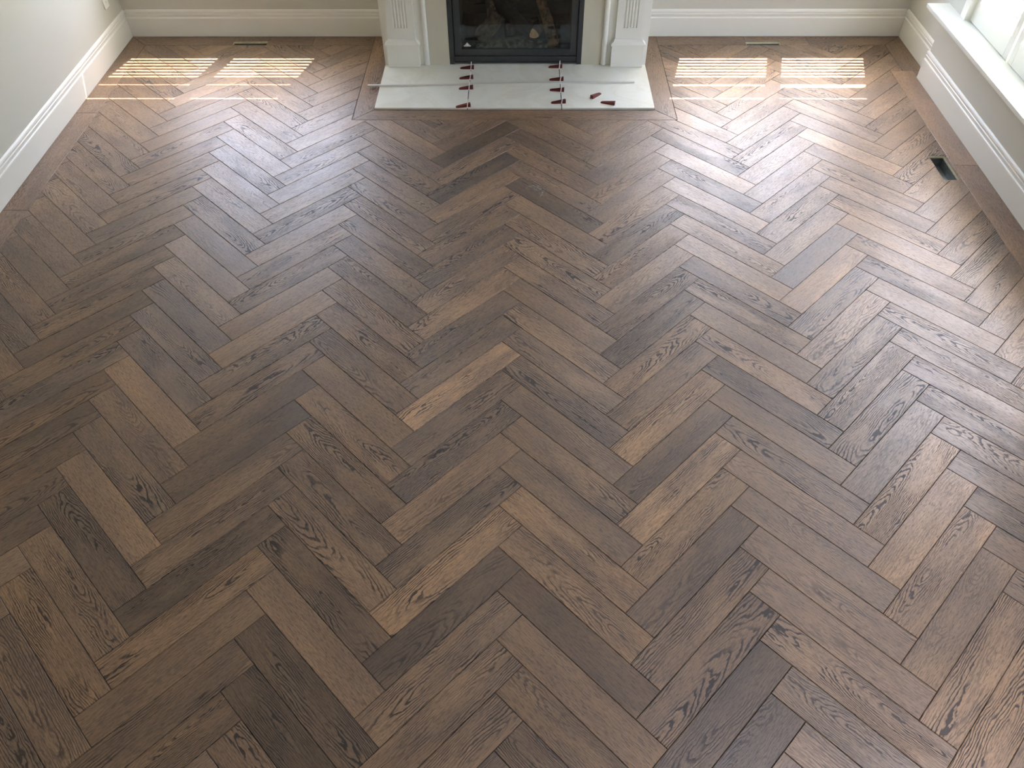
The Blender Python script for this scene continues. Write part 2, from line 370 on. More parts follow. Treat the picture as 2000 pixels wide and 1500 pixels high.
def tone_of(key, rnd):
    if key in TONES: t = TONES[key]
    else: t = (rnd.gauss(1.0, 0.10), rnd.gauss(0.02, 0.03), min(1.0, max(0.15, rnd.gauss(0.62, 0.25))))
    b = max(0.45, min(2.2, t[0])); w = t[1]
    return (BASE[0] * b * (1 + 0.7 * w), BASE[1] * b, BASE[2] * b * (1 - 1.2 * w), t[2])

planks = []
for dx in range(-6, 7):
    for k in range(-32, 40):
        for kind in 'HV':
            if kind == 'H': a0, a1, b0, b1 = k + dx * NL, k + dx * NL + NL, k - dx * NL, k - dx * NL + 1
            else: a0, a1, b0, b1 = k - 1 + dx * NL, k + dx * NL, k - dx * NL, k - dx * NL + NL
            w = []
            for a, b in ((a0, b0), (a0, b1), (a1, b1), (a1, b0)):
                q = RZ @ Vector(((a - b) / 2 ** .5, -(a + b) / 2 ** .5, 0)); w.append((q.x, q.y))
            if max(p[0] for p in w) < -22 or min(p[0] for p in w) > 21 or max(p[1] for p in w) < YF or min(p[1] for p in w) > 24: continue
            poly = [(x, y, 1) for x, y in w]
            if area(poly) < 0: poly = [(x, y, 1) for x, y in w[::-1]]
            cx = sum(p[0] for p in w) / 4; cy = sum(p[1] for p in w) / 4
            pcs = [q for q in (clip_cell(list(poly), c) for c in CELLS) if q]
            if not pcs: continue
            whole = len(pcs) == 1 and abs(area(pcs[0]) - area(poly)) < 1e-4
            vis = 0
            if cy > -24:
                pts = []
                for pc in pcs:
                    n = len(pc)
                    for i in range(n):
                        for tt in (0.0, 0.25, 0.5, 0.75):
                            pts.append((pc[i][0] + (pc[(i + 1) % n][0] - pc[i][0]) * tt, pc[i][1] + (pc[(i + 1) % n][1] - pc[i][1]) * tt))
                for p in pts:
                    g = pix(p[0], p[1])
                    if g and -6 < g[0] < 2006 and -6 < g[1] < 1506: vis = 1
            ang = LAT + (-math.pi / 4 if kind == 'H' else math.pi / 4)
            planks.append(dict(key=(kind, dx, k), c=(cx, cy), pcs=pcs, whole=whole, vis=vis, ang=ang, A=sum(area(q) for q in pcs)))
VIS = [p for p in planks if p['vis']]
def loc2(p, x, y):
    c, s = math.cos(p['ang']), math.sin(p['ang']); dx, dy = x - p['c'][0], y - p['c'][1]
    return dx * c + dy * s, -dx * s + dy * c
print('planks in view', len(VIS), 'of', len(planks))
whole_me = None
stuff = MB(); suv = []; sto = []; ssd = []
for p in planks:
    rnd = random.Random(hash(p['key'][0] == 'H') * 7919 + p['key'][1] * 1009 + p['key'][2] * 31 + 5)
    tone = tone_of(p['key'], rnd)
    if p['vis']:
        if p['whole'] and whole_me is not None:
            o = bpy.data.objects.new('plank', whole_me); col.objects.link(o)
        else:
            b = MB()
            for pc in p['pcs']: plank_piece(b, [loc2(p, x, y) + (f,) for x, y, f in pc])
            o = b.build('plank', 'wood')
            if p['whole']: whole_me = o.data
        o.parent = floor
        o.location = Vector((p['c'][0], p['c'][1], 0)) * S; o.rotation_euler = (0, 0, p['ang'])
        o.color = tone
    else:
        b = MB()
        for pc in p['pcs']: plank_piece(b, pc)
        stuff.add(b.v, b.f)
        sd = rnd.random()
        for x, y, z in b.v:
            suv.append(loc2(p, x, y)); sto.append(tone); ssd.append(sd)
# planks beyond the picture: one joined part
bm = bmesh.new()
vs = [bm.verts.new(Vector(q) * S) for q in stuff.v]
for f in stuff.f:
    try: bm.faces.new([vs[i] for i in f])
    except ValueError: pass
bmesh.ops.recalc_face_normals(bm, faces=bm.faces)
me = bpy.data.meshes.new('rest_of_planks'); bm.to_mesh(me); bm.free()
uvl = me.uv_layers.new(name='plank'); ca = me.color_attributes.new('tone', 'FLOAT_COLOR', 'POINT'); at = me.attributes.new('seed', 'FLOAT', 'POINT')
for l in me.loops: uvl.data[l.index].uv = (suv[l.vertex_index][0] * S, suv[l.vertex_index][1] * S)
for i in range(len(me.vertices)): ca.data[i].color = sto[i]; at.data[i].value = ssd[i]
me.materials.append(M['wood_j'])
so = bpy.data.objects.new('rest_of_planks', me); col.objects.link(so); so.parent = floor; so['kind'] = 'stuff'

# border planks: list of polygons (ccw), grain along x or y
def border(poly, along, tone, holes=()):
    w = [(x, y, 1) for x, y in poly]
    if area(w) < 0: w = [(x, y, 1) for x, y in poly[::-1]]
    cx = sum(p[0] for p in w) / len(w); cy = sum(p[1] for p in w) / len(w)
    pcs = [w]
    for (a, b, c, d) in holes:
        nxt = []
        for q in pcs:
            for seq in (((1, 0, a, 1),), ((-1, 0, -b, 1),), ((-1, 0, -a, 0), (1, 0, b, 0), (0, 1, c, 1)), ((-1, 0, -a, 0), (1, 0, b, 0), (0, -1, -d, 1))):
                z = list(q)
                for s_ in seq:
                    z = clip(z, *s_)
                    if z is None: break
                if z and area(z) > 1e-3: nxt.append(z)
        pcs = nxt
    ang = 0.0 if along == 'x' else math.pi / 2
    p = dict(c=(cx, cy), ang=ang)
    b = MB()
    for q in pcs: plank_piece(b, [loc2(p, x, y) + (f,) for x, y, f in q])
    o = b.build('border_plank', 'wood', floor)
    o.location = Vector((cx, cy, 0)) * S; o.rotation_euler = (0, 0, ang)
    br, wm, cg = tone
    o.color = (BASE[0] * br * (1 + wm), BASE[1] * br, BASE[2] * br * (1 - wm), cg)
B = BORD
xw, xe, yn = XL + 0.04, XR - 0.04, YB - 0.04
ys = [yn, 15.6, 7.28, -1.0, -9.4, -18, -27, -36, YF + .05]
for i in range(len(ys) - 1):
    y1, y0 = ys[i], ys[i + 1]
    if i == 0: border([(xw, y0), (B['left'], y0), (B['left'], B['back']), (xw, yn)], 'y', (0.95, 0.05, 0.3))
    else: border([(xw, y0), (B['left'], y0), (B['left'], y1), (xw, y1)], 'y', ((1.12, 0.05, 0.15), (0.92, .06, .4), (1.0, .04, .3))[i % 3])
border([(xw, yn), (B['left'], B['back']), (-11.9, B['back']), (-11.9, yn)], 'x', (0.85, 0.03, 0.4), [VENTS[0]])
border([(-11.9, B['back']), (B['hl'], B['back']), (B['hl'], yn), (-11.9, yn)], 'x', (0.9, 0.03, 0.5))
border([(B['hr'], B['back']), (16.2, B['back']), (16.2, yn), (B['hr'], yn)], 'x', (0.9, 0.03, 0.5), [VENTS[1]])
border([(16.2, B['back']), (B['right2'], B['back']), (xe, yn), (16.2, yn)], 'x', (0.8, 0.03, 0.5))
border([(B['right2'], B['step']), (xe, B['step']), (xe, yn), (B['right2'], B['back'])], 'y', (0.85, 0.03, 0.5))
ys = [B['step'], 10.9, 2.4, -6.0, -15, -24, -33, YF + .05]
for i in range(len(ys) - 1):
    border([(B['right'], ys[i + 1]), (BX - .02 if i else xe, ys[i + 1]), (BX - .02 if i else xe, ys[i]), (B['right'], ys[i])] if i else
           [(B['right'], ys[1]), (BX - .02, ys[1]), (BX - .02, BY), (xe, BY), (xe, ys[0]), (B['right'], ys[0])] if False else
           [(B['right'], ys[1]), (BX - .02, ys[1]), (BX - .02, ys[0]), (B['right'], ys[0])], 'y', ((1.15, 0.06, 0.12), (1.05, .05, .2), (0.95, .05, .35))[i % 3])
border([(BX - .02, BY - .1), (xe, BY - .1), (xe, B['step']), (BX - .02, B['step'])], 'y', (0.85, 0.03, 0.4))
e = 0.012
border([(B['hl'], B['hf']), (B['hr'], B['hf']), (HX1 + e, HY0 - e), (HX0 - e, HY0 - e)], 'x', (0.95, 0.05, 0.55))
border([(B['hl'], B['hf']), (HX0 - e, HY0 - e), (HX0 - e, yn), (B['hl'], yn)], 'y', (1.0, 0.05, 0.55))
border([(B['hr'], B['hf']), (B['hr'], yn), (HX1 + e, yn), (HX1 + e, HY0 - e)], 'y', (0.95, 0.04, 0.5))

# open floor ducts
def duct(v, label, depth):
    x0, x1, y0, y1 = v; t = 0.014
    o = empty('floor_duct_opening', ((x0 + x1) / 2, (y0 + y1) / 2, -depth), label, 'floor vent', 'uncovered floor vents')
    b = MB()
    for a in ((x0 + t, x1 - t, y0 + t, y0 + 2 * t), (x0 + t, x1 - t, y1 - 2 * t, y1 - t), (x0 + t, x0 + 2 * t, y0 + 2 * t, y1 - 2 * t), (x1 - 2 * t, x1 - t, y0 + 2 * t, y1 - 2 * t)):
        b.box(*a, -depth, -0.13)
    b.box(x0 + t, x1 - t, y0 + t, y1 - t, -depth - t, -depth)
    b.build('boot', 'duct', o)
    b = MB()
    for a in ((x0, x1, y1 - t, y1), (x0, x0 + t, y0, y1 - t), (x1 - t, x1, y0, y1 - t), (x0 + t, x1 - t, y0, y0 + t)):
        b.box(*a, -0.13, -0.02)
    b.build('cut_edge', 'ply', o)
duct(VENTS[0], 'open floor duct by the back baseboard, beside the outlet wall', 1.0)
duct(VENTS[1], 'open floor duct by the back baseboard, on the window bench side of the fireplace', 1.0)
duct(VENTS[2], 'open floor duct cut into herringbone beside the border along the window bench', 0.55)

# ------------------------------------------------------------------ walls, ceiling, outside
WZ0, WZ1 = 4.6, 17.6
BWIN = [(-21.55, -10.05), (8.70, 20.20)]                 # openings in the back wall
mb = MB()
holes = [(a, b, WZ0, WZ1) for a, b in BWIN]
for x0, x1, z0, z1 in rect_minus(XL - TH, XR + TH, -0.35, ZC, holes + [(-3.93, 3.25, -0.35, 7.3)]): mb.box(x0, x1, YB, YB + TH, z0, z1)
struct(mb, 'wall_back', 'wall')
mb = MB().box(XL - TH, XL, YF, YB, -0.35, ZC); struct(mb, 'wall_left', 'wall')
SZ = 3.45                                                # top of the bench sill
RWIN = (0.55, 18.30)
mb = MB()
for y0, y1, z0, z1 in rect_minus(YF, YB, -0.35, ZC, [(RWIN[0], RWIN[1], SZ - 0.2, WZ1)]): mb.box(XR, XR + TH, y0, y1, z0, z1)
struct(mb, 'wall_right', 'wall')
mb = MB().box(BX, XR, -17.0, BY, -0.12, SZ - 0.20); struct(mb, 'wall_bench', 'wall')
mb = MB()
mb.box(XL - TH, XR + TH, YF - TH, YF, -0.35, ZC)
struct(mb, 'wall_front', 'wall')
ADDED_ROOF = (13.0, 20.8, -19.5, -10.5)                         # made-up roof opening, added to light the near floor on the bench side
mb = MB()
for x0, x1, y0, y1 in rect_minus(XL - TH, XR + TH, YF - TH, YB + TH, [ADDED_ROOF]): mb.box(x0, x1, y0, y1, ZC, ZC + 1.2)
struct(mb, 'ceiling', 'ceil')
mb = MB()
for x0, x1, y0, y1 in rect_minus(-420, 420, -420, 420, [(XL - TH, XR + TH, YF - TH, YB + TH + 6.0)]): mb.box(x0, x1, y0, y1, -5.2, -4.8)
struct(mb, 'ground', 'ext')

mb = MB().box(-7.3, 6.56, SF_ + 0.2, YB, 10.9, ZC); struct(mb, 'wall_chimney', 'wall')
# ------------------------------------------------------------------ baseboards
def bb_prof(s, base):          # s: direction out of the wall, base: wall face coordinate
    pts = [(0, 0.015), (BB, 0.015), (BB, 1.02), (BB - .012, 1.06), (BB - .045, 1.09), (BB - .05, 1.13), (BB - .035, 1.20), (BB - .03, 1.25), (BB - .065, 1.275), (BB - .07, 1.30),
           (BB - .035, 1.325), (BB - .03, 1.38), (BB - .05, 1.44), (0.02, 1.50), (0, 1.50)]
    return [(base + s * p, z) for p, z in pts]
def baseboard(name, axis, s, base, a0, a1):
    return struct(MB().extrude(bb_prof(s, base), axis, a0, a1), name, 'trim')
baseboard('baseboard_back', 'x', -1, YB, XL + BB, -7.3)
baseboard('baseboard_back', 'x', -1, YB, 6.6, XR - BB)
baseboard('baseboard_left', 'y', 1, XL, YF, YB)
baseboard('baseboard_right', 'y', -1, XR, BY, YB)
baseboard('baseboard_bench', 'y', -1, BX, -17.0, BY + BB)
# return of the bench skirting round its end
struct(MB().extrude(bb_prof(1, BY), 'x', BX, XR - BB), 'baseboard_bench', 'trim')

# window bench sill
mb = MB().box(20.52, XR + TH - 0.05, -17.2, 20.32, SZ - 0.20, SZ, 0.05)
struct(mb, 'trim_1', 'sillm')

# ------------------------------------------------------------------ windows and shutters
def lens(c, t):                # slat section, chord c thickness t
    k = 8; pts = []
    for i in range(k + 1): pts.append((-c / 2 + c * i / k, t / 2 * math.sin(math.pi * i / k) ** 0.7 if 0 < i < k else 0.0))
    for i in range(k - 1, 0, -1): pts.append((-c / 2 + c * i / k, -t / 2 * math.sin(math.pi * i / k) ** 0.7))
    return pts
PITCHZ, CH = 0.68, 0.70
SLATS = {}
def slat_mesh(L):
    key = round(L, 3)
    if key not in SLATS:
        pr = lens(CH, 0.085); n = len(pr); b = MB()
        b.add([(e, p, z) for e in (-L / 2, L / 2) for p, z in pr], [(i, (i + 1) % n, n + (i + 1) % n, n + i) for i in range(n)] + [tuple(range(n))[::-1], tuple(range(n, 2 * n))])
        o = b.build('louver', 'shut', smooth=False); SLATS[key] = o.data
        bpy.data.objects.remove(o)
    return SLATS[key]
def shutter(x0, x1, z0, z1, sections, divider, place, label, group, st=0.36):
    # local frame: x along the window, y 0 = louver plane (negative y = into the room), z up
    root = empty('plantation_shutter', (0, 0, 0), label, 'shutter', group)
    root.matrix_world = place @ Matrix.Translation(Vector(((x0 + x1) / 2, 0, z0)) * S)
    root['_o'] = ((x0 + x1) / 2, 0, z0)
    th = 0.11
    def part(nm, *a):
        b = MB().box(*a, 0.02); o = b.build(nm, 'shut', root)
    part('stile', x0, x0 + st, -th, th, z0, z1); part('stile', x1 - st, x1, -th, th, z0, z1)
    part('bottom_rail', x0 + st, x1 - st, -th, th, z0, sections[0][0]); part('top_rail', x0 + st, x1 - st, -th, th, sections[-1][1], z1)
    for a, c in divider: part('divider_rail', x0 + st, x1 - st, -th, th, a, c)
    L = x1 - x0 - 2 * st - 0.04
    me = slat_mesh(L)
    for (s0, s1, tilt, odd) in sections:
        n = int(round((s1 - s0) / PITCHZ)); pz = (s1 - s0) / n
        for i in range(n):
            o = bpy.data.objects.new('louver', me); col.objects.link(o); o.parent = root
            o.location = Vector((0, 0, s0 + pz * (i + 0.5) - z0)) * S
            o.rotation_euler = (math.radians(odd.get(i, tilt)), 0, 0)
    return root
def window(name, x0, x1, z0, z1, place, mull=()):
    # local frame as above; y positive = outside
    f = 0.3; b = MB()
    b.box(x0, x0 + f, 0.30, 0.62, z0, z1); b.box(x1 - f, x1, 0.30, 0.62, z0, z1); b.box(x0 + f, x1 - f, 0.30, 0.62, z0, z0 + f); b.box(x0 + f, x1 - f, 0.30, 0.62, z1 - f, z1)
    for q in mull: b.box(q - 0.16, q + 0.16, 0.30, 0.62, z0 + f, z1 - f)
    o = struct(b, name, 'trim')
    o.matrix_world = place
    g = MB(); es = [x0 + f] + [q for q in mull] + [x1 - f]
    for i in range(len(es) - 1):
        a = es[i] + (0.16 if i else 0); c = es[i + 1] - (0.16 if i < len(es) - 2 else 0)
        p = MB().box(a, c, 0.44, 0.47, z0 + f, z1 - f).build('pane', 'glass', o)
PB = Matrix.Translation(Vector((0, YB + 0.22, 0)) * S)
OPEN = [[(-21.28, -15.68), (-15.60, -10.32)], [(9.04, 14.62), (14.66, 19.88)]]
SEC = lambda tl, lo: [(5.58, 11.02, tl, {}), (12.07 + lo, 14.86, 100, {}), (15.36, 17.2, 100, {})]
BLAB = ('white louvered shutter panel in the back window, next to the outlet wall', 'white louvered shutter panel next to the fireplace, on the outlet side',
        'white louvered shutter panel next to the fireplace, on the window bench side', 'white louvered shutter panel in the back window, next to the window bench wall')
for wi, (a, c) in enumerate(BWIN):
    window('window_%d' % (wi + 1), a, c, WZ0, WZ1, PB, [(OPEN[wi][0][1] + OPEN[wi][1][0]) / 2])
    for pi, (x0, x1) in enumerate(OPEN[wi]):
        shutter(x0, x1, WZ0 + 0.06, WZ1 - 0.06, SEC(49 if wi == 0 else 51, 0.85 if (wi, pi) == (1, 1) else 0.30 + 0.12 * wi), [(11.02, 11.85)], PB,
                BLAB[2 * wi + pi], 'back window shutters', st=0.37)
    # jambs fill the opening beside the panels
    b = MB()
    b.box(a, OPEN[wi][0][0], YB - 0.02, YB + 0.33, WZ0, WZ1); b.box(OPEN[wi][1][1], c, YB - 0.02, YB + 0.33, WZ0, WZ1)
    struct(b, 'trim_%d' % (wi + 2), 'trim')
    portal('portal_back', ((a + c) / 2, YB + TH + 0.1, (WZ0 + WZ1) / 2), (math.radians(-90), 0, 0), c - a, WZ1 - WZ0)
# side windows over the bench: local x runs along -Y
PR = Matrix.Translation(Vector((XR + 0.31, 0, 0)) * S) @ Matrix.Rotation(-math.pi / 2, 4, 'Z')
ye = [18.22, 13.86, 9.45, 5.05, 0.65]
WIN_R = [(0, 2), (2, 4)]
for i, (a, c) in enumerate(WIN_R):
    window('window_%d' % (i + 3), -ye[a], -ye[c], SZ, WZ1, PR, [-ye[a + 1]])
for i in range(4):
    tx = ('white louvered shutter panel at the end of the window bench nearest the fireplace wall', 'white louvered shutter panel second from the fireplace wall above the bench', 'white louvered shutter panel third from the fireplace wall above the bench', 'white louvered shutter panel furthest from the fireplace wall above the bench')
    shutter(-ye[i] + 0.02 + (0.0 if i % 2 == 0 else 0.06), -ye[i + 1] - (0.06 if i % 2 == 0 else 0.02), SZ + 0.03, WZ1 - 0.06, [(4.42, 10.54, 57, {}), (11.3, 17.2, 57, {})], [(10.54, 11.3)], PR,
            tx[i], 'window bench shutters', st=0.40)
mb = MB(); f_ = 0.3
for a_ in ((ADDED_ROOF[0], ADDED_ROOF[0] + f_, ADDED_ROOF[2], ADDED_ROOF[3]), (ADDED_ROOF[1] - f_, ADDED_ROOF[1], ADDED_ROOF[2], ADDED_ROOF[3]), (ADDED_ROOF[0] + f_, ADDED_ROOF[1] - f_, ADDED_ROOF[2], ADDED_ROOF[2] + f_), (ADDED_ROOF[0] + f_, ADDED_ROOF[1] - f_, ADDED_ROOF[3] - f_, ADDED_ROOF[3])):
    mb.box(*a_, ZC + 0.8, ZC + 1.3)
sk = struct(mb, 'window_5', 'trim')  # unseen frame of the roof opening added for fill light
MB().box(ADDED_ROOF[0] + f_, ADDED_ROOF[1] - f_, ADDED_ROOF[2] + f_, ADDED_ROOF[3] - f_, ZC + 1.1, ZC + 1.13).build('pane', 'glass', sk)
portal('portal_roof', ((ADDED_ROOF[0] + ADDED_ROOF[1]) / 2, (ADDED_ROOF[2] + ADDED_ROOF[3]) / 2, ZC + 1.5), (0, 0, 0), ADDED_ROOF[1] - ADDED_ROOF[0], ADDED_ROOF[3] - ADDED_ROOF[2])
# casing leg on the wall at the fireplace end
struct(MB().box(XR - 0.06, XR + 0.25, 18.26, 18.75, SZ, WZ1 + 0.5, 0.02), 'trim_4', 'trim')
portal('portal_right', (XR + TH + 0.1, (RWIN[0] + RWIN[1]) / 2, (SZ + WZ1) / 2), (0, math.radians(90), 0), WZ1 - SZ, RWIN[1] - RWIN[0])

# ------------------------------------------------------------------ fireplace surround
SF = 20.62                     # front of the surround's back panel
sur = empty('fireplace_surround', (0, SF, 0), 'white painted fireplace surround with fluted pilasters on plinth blocks', 'fireplace surround')
HT = 0.10                      # hearth top
def sbox(nm, *a, mat='trim', bev=0.015, parent=sur): return MB().box(*a, bev).build(nm, mat, parent)
for sgn in (-1, 1):
    cx0 = -0.37                # middle of the fireplace
    def X(p): return cx0 + sgn * p
    def bx(nm, p0, p1, *r, **k): return sbox(nm, min(X(p0), X(p1)), max(X(p0), X(p1)), *r, **k)
    bx('leg_panel', 4.62, 7.05, SF, YB - 0.01, HT, 10.4)
    pl = bx('plinth_block', 5.12, 6.84, SF - 0.32, SF - 0.001, HT + 0.01, 1.28, bev=0.03)
    # plinth cap: small cove up to the shaft
    b = MB()
    lay = [(0.06, 1.26, 0.38), (0.06, 1.33, 0.38), (0.03, 1.36, 0.355), (-0.01, 1.40, 0.31), (-0.09, 1.47, 0.25), (-0.13, 1.58, 0.21)]
    vs = []; fs = []
    for gz, z, d in lay:
        p0, p1 = 5.12 - gz, 6.84 + gz
        vs += [(X(p0), SF - 0.002, z), (X(p1), SF - 0.002, z), (X(p1), SF - d, z), (X(p0), SF - d, z)]
    for i in range(len(lay) - 1):
        for j in range(4): fs.append((4 * i + j, 4 * i + (j + 1) % 4, 4 * i + 4 + (j + 1) % 4, 4 * i + 4 + j))
    fs += [(3, 2, 1, 0), tuple(4 * (len(lay) - 1) + j for j in range(4))]
    b.add(vs, fs).build('plinth_cap', 'trim', sur)
    # shaft with five flutes
    s0, s1 = 5.27, 6.69; yf = SF - 0.18
    b = MB().box(min(X(s0), X(s1)), max(X(s0), X(s1)), yf, SF - 0.003, 1.50, 2.14)
    fl0, fl1 = 5.60, 6.38; nf = 5; pw = (fl1 - fl0) / nf
    prof = [(s0, SF - 0.003), (s0, yf)]
    for i in range(nf):
        a = fl0 + i * pw + 0.02; c = fl0 + (i + 1) * pw - 0.02; md = (a + c) / 2
        prof += [(a, yf), (a + .012, yf + .035), (md, yf + .055), (c - .012, yf + .035), (c, yf)]
    prof += [(s1, yf), (s1, SF - 0.003)]
    n = len(prof)
    b.add([(X(p), y, z) for z in (2.14, 9.6) for p, y in prof], [(i, (i + 1) % n, n + (i + 1) % n, n + i) for i in range(n)] + [tuple(range(n))[::-1], tuple(range(n, 2 * n))])
    b.build('fluted_shaft', 'trim', sur)
    bx('capital', 5.10, 6.86, SF - 0.34, SF - 0.002, 9.6, 10.2)
    # rounded inner moulding beside the slab
    prof = []
    for i in range(9):
        a = math.pi * i / 8
        prof.append((4.755 + 0.135 * math.cos(a), SF - 0.05 - 0.10 * math.sin(a)))
    prof += [(4.62, SF + 0.1), (4.89, SF + 0.1)]
    n = len(prof)
    MB().add([(X(p), y, z) for z in (HT + 0.02, 8.0) for p, y in prof], [(i, (i + 1) % n, n + (i + 1) % n, n + i) for i in range(n)] + [tuple(range(n))[::-1], tuple(range(n, 2 * n))]).build('inner_moulding', 'trim', sur)
    bx('slab_leg', 3.53, 4.62, SF + 0.02, SF + 0.16, HT, 7.2, mat='stone', bev=0.01)
sbox('slab_header', -4.99, 4.25, SF + 0.02, SF + 0.16, 7.2, 8.0, mat='stone', bev=0.01)
sbox('frieze', -5.2, 4.46, SF, YB - 0.01, 8.0, 10.4)
sbox('mantel_shelf', -8.3, 7.56, SF - 1.2, YB - 0.01, 10.4, 10.9, bev=0.05)
sbox('overmantel_moulding', -7.7, 6.96, SF - 0.7, SF, 10.1, 10.4, bev=0.05)

# ------------------------------------------------------------------ gas fireplace insert
gf = empty('gas_fireplace', (-0.34, SF + 0.2, HT), 'black gas fireplace insert with glass front and log set', 'fireplace')
def gbox(nm, *a, mat='black', bev=0.012, parent=gf): return MB().box(*a, bev).build(nm, mat, parent)
gx0, gx1, gz1 = -3.90, 3.20, 7.18
y0 = SF + 0.01
gbox('outer_trim', gx0, gx0 + 0.25, y0, y0 + 0.30, HT + .01, gz1); gbox('outer_trim', gx1 - 0.25, gx1, y0, y0 + 0.30, HT + .01, gz1)
gbox('outer_trim', gx0 + .25, gx1 - .25, y0, y0 + 0.30, 6.9, gz1)
gbox('bottom_lip', gx0 + .25, gx1 - .25, y0 + 0.02, y0 + 0.10, HT + .07, HT + .13, mat='alu', bev=0.004).data.materials[0] = M['black']
gbox('lower_panel', gx0 + .27, gx1 - .27, y0 + 0.06, y0 + 0.2, HT + .15, 0.52)
gbox('base_shadow_gap', gx0 + .25, gx1 - .25, y0 + 0.14, y0 + 0.3, HT + .0, HT + .15, mat='blackd')
dx0, dx1, dz0, dz1 = -3.60, 2.92, 0.56, 6.85
yd = y0 + 0.08
fr = empty('door_frame', (-0.34, yd, dz0)); fr.parent = gf; fr.location = (Vector((-0.34, yd, dz0)) - Vector(gf['_o'])) * S
bpy.data.objects.remove(fr)
b = MB(); w = 0.34
b.box(dx0, dx0 + w, yd, yd + .12, dz0, dz1, .02); b.box(dx1 - w, dx1, yd, yd + .12, dz0, dz1, .02); b.box(dx0 + w, dx1 - w, yd, yd + .12, dz0, dz0 + .35, .02); b.box(dx0 + w, dx1 - w, yd, yd + .12, dz1 - w, dz1, .02)
door = b.build('door_frame', 'black', gf)
MB().box(dx0 + w, dx1 - w, yd + .08, yd + .11, dz0 + .35, dz1 - w).build('glass_pane', 'fglass', gf)
# silver peak badge etched low on the glass
b = MB(); bx_, bz_ = -2.93, 1.02
pts = [(-.19, 0), (.19, 0), (.19, .05), (.13, .07), (.07, .15), (0, .22), (-.07, .15), (-.13, .07), (-.19, .05)]
n = len(pts)
b.add([(bx_ + p, y, bz_ + z) for y in (yd + .07, yd + .079) for p, z in pts], [tuple(range(n))[::-1], tuple(range(n, 2 * n))] + [(i, (i + 1) % n, n + (i + 1) % n, n + i) for i in range(n)])
bd = b.build('badge', 'silver', gf)
b = MB(); k = 10
b.add([(bx_ + .028 * math.cos(2 * math.pi * i / k), yd + .064, bz_ + .11 + .04 * math.sin(2 * math.pi * i / k)) for i in range(k)], [tuple(range(k))])
b.build('badge_flame', 'white', gf)
for a_, c_ in ((gx0 + .2, dx0 + .14), (dx1 - .14, gx1 - .2)): gbox('inner_flange', a_, c_, y0 + .205, y0 + .27, HT + .02, 7.0, mat='blackd', bev=0)
# firebox shell
b = MB(); yi, yo = yd + .13, YB + 1.6
b.box(dx0 + .1, dx0 + .15, yi, yo, .6, 6.8); b.box(dx1 - .15, dx1 - .1, yi, yo, .6, 6.8); b.box(dx0 + .1, dx1 - .1, yi, yo, .55, .6); b.box(dx0 + .1, dx1 - .1, yi, yo, 6.8, 6.85); b.box(dx0 + .1, dx1 - .1, yo - .05, yo, .6, 6.8)
b.build('firebox_liner', 'liner', gf)
gbox('burner_tray', dx0 + .5, dx1 - .5, yi + .05, yo - .6, .6, .8, mat='liner')

def log(name, pts, rad, mat, seed, parent=gf, end=None):
    rn = random.Random(seed); k = 12; rings = []
    P = [Vector(p) for p in pts]
    for i, p in enumerate(P):
        d = (P[min(i + 1, len(P) - 1)] - P[max(i - 1, 0)]).normalized()
        a = d.orthogonal().normalized(); c = d.cross(a)
        ring = []
        for j in range(k):
            th = 2 * math.pi * j / k
            rr = rad[i] * (1 + 0.16 * math.sin(3 * th + seed) + rn.uniform(-.09, .09))
            ring.append(p + a * (rr * math.cos(th)) + c * (rr * math.sin(th)))
        rings.append(ring)
    vs = [q for r_ in rings for q in r_]
    fs = []
    for i in range(len(P) - 1):
        for j in range(k): fs.append((i * k + j, i * k + (j + 1) % k, (i + 1) * k + (j + 1) % k, (i + 1) * k + j))
    fs += [tuple(range(k))[::-1], tuple((len(P) - 1) * k + j for j in range(k))]
    o = MB().add(vs, fs).build(name, mat, parent)
    if end:
        d = (P[0] - P[1]).normalized()
        MB().add([q + d * 0.01 for q in rings[0]], [tuple(range(k))]).build('cut_end', end, o)
    return o
def line(a, c, n=7, bow=(0, 0, 0)):
    a, c, w = Vector(a), Vector(c), Vector(bow)
    return [a + (c - a) * (i / n) + w * math.sin(math.pi * i / n) for i in range(n + 1)]
yl = SF + 1.0
log('charred_log', line((-1.6, yl + .5, 3.2), (0.75, yl - .25, 1.15), 8, (0.1, 0, -0.1)), [.30, .32, .33, .33, .32, .32, .31, .30, .24], 'char', 3)
log('log', line((1.75, yl - .45, .85), (1.0, yl + .6, 2.9), 7), [.28, .30, .28, .27, .27, .26, .26, .25], 'bark2', 5)
log('log', line((-1.55, yl + .3, 2.0), (-1.75, yl + .9, 3.9), 6), [.30] * 7, 'bark2', 8)
log('log', line((-2.3, yl + .2, 1.0), (-1.2, yl + .3, 2.3), 6), [.40, .42, .42, .4, .4, .38, .36], 'bark', 11)
log('log', line((-0.9, yl + .5, 1.3), (0.9, yl + .9, 1.35), 7), [.42] * 8, 'bark', 13)
log('log', line((0.62, yl - .62, 1.60), (1.0, yl + .5, 1.6), 5), [.25, .25, .25, .24, .22, .2], 'bark', 17, end='cutend')
log('log', line((-2.6, yl + 1.0, 2.75), (2.2, yl + 1.1, 2.9), 8, (0, 0, .15)), [.34] * 9, 'bark', 19)
log('charred_log', line((-.3, yl - .3, 2.9), (-1.1, yl + .3, 3.8), 5), [.22] * 6, 'char', 23)
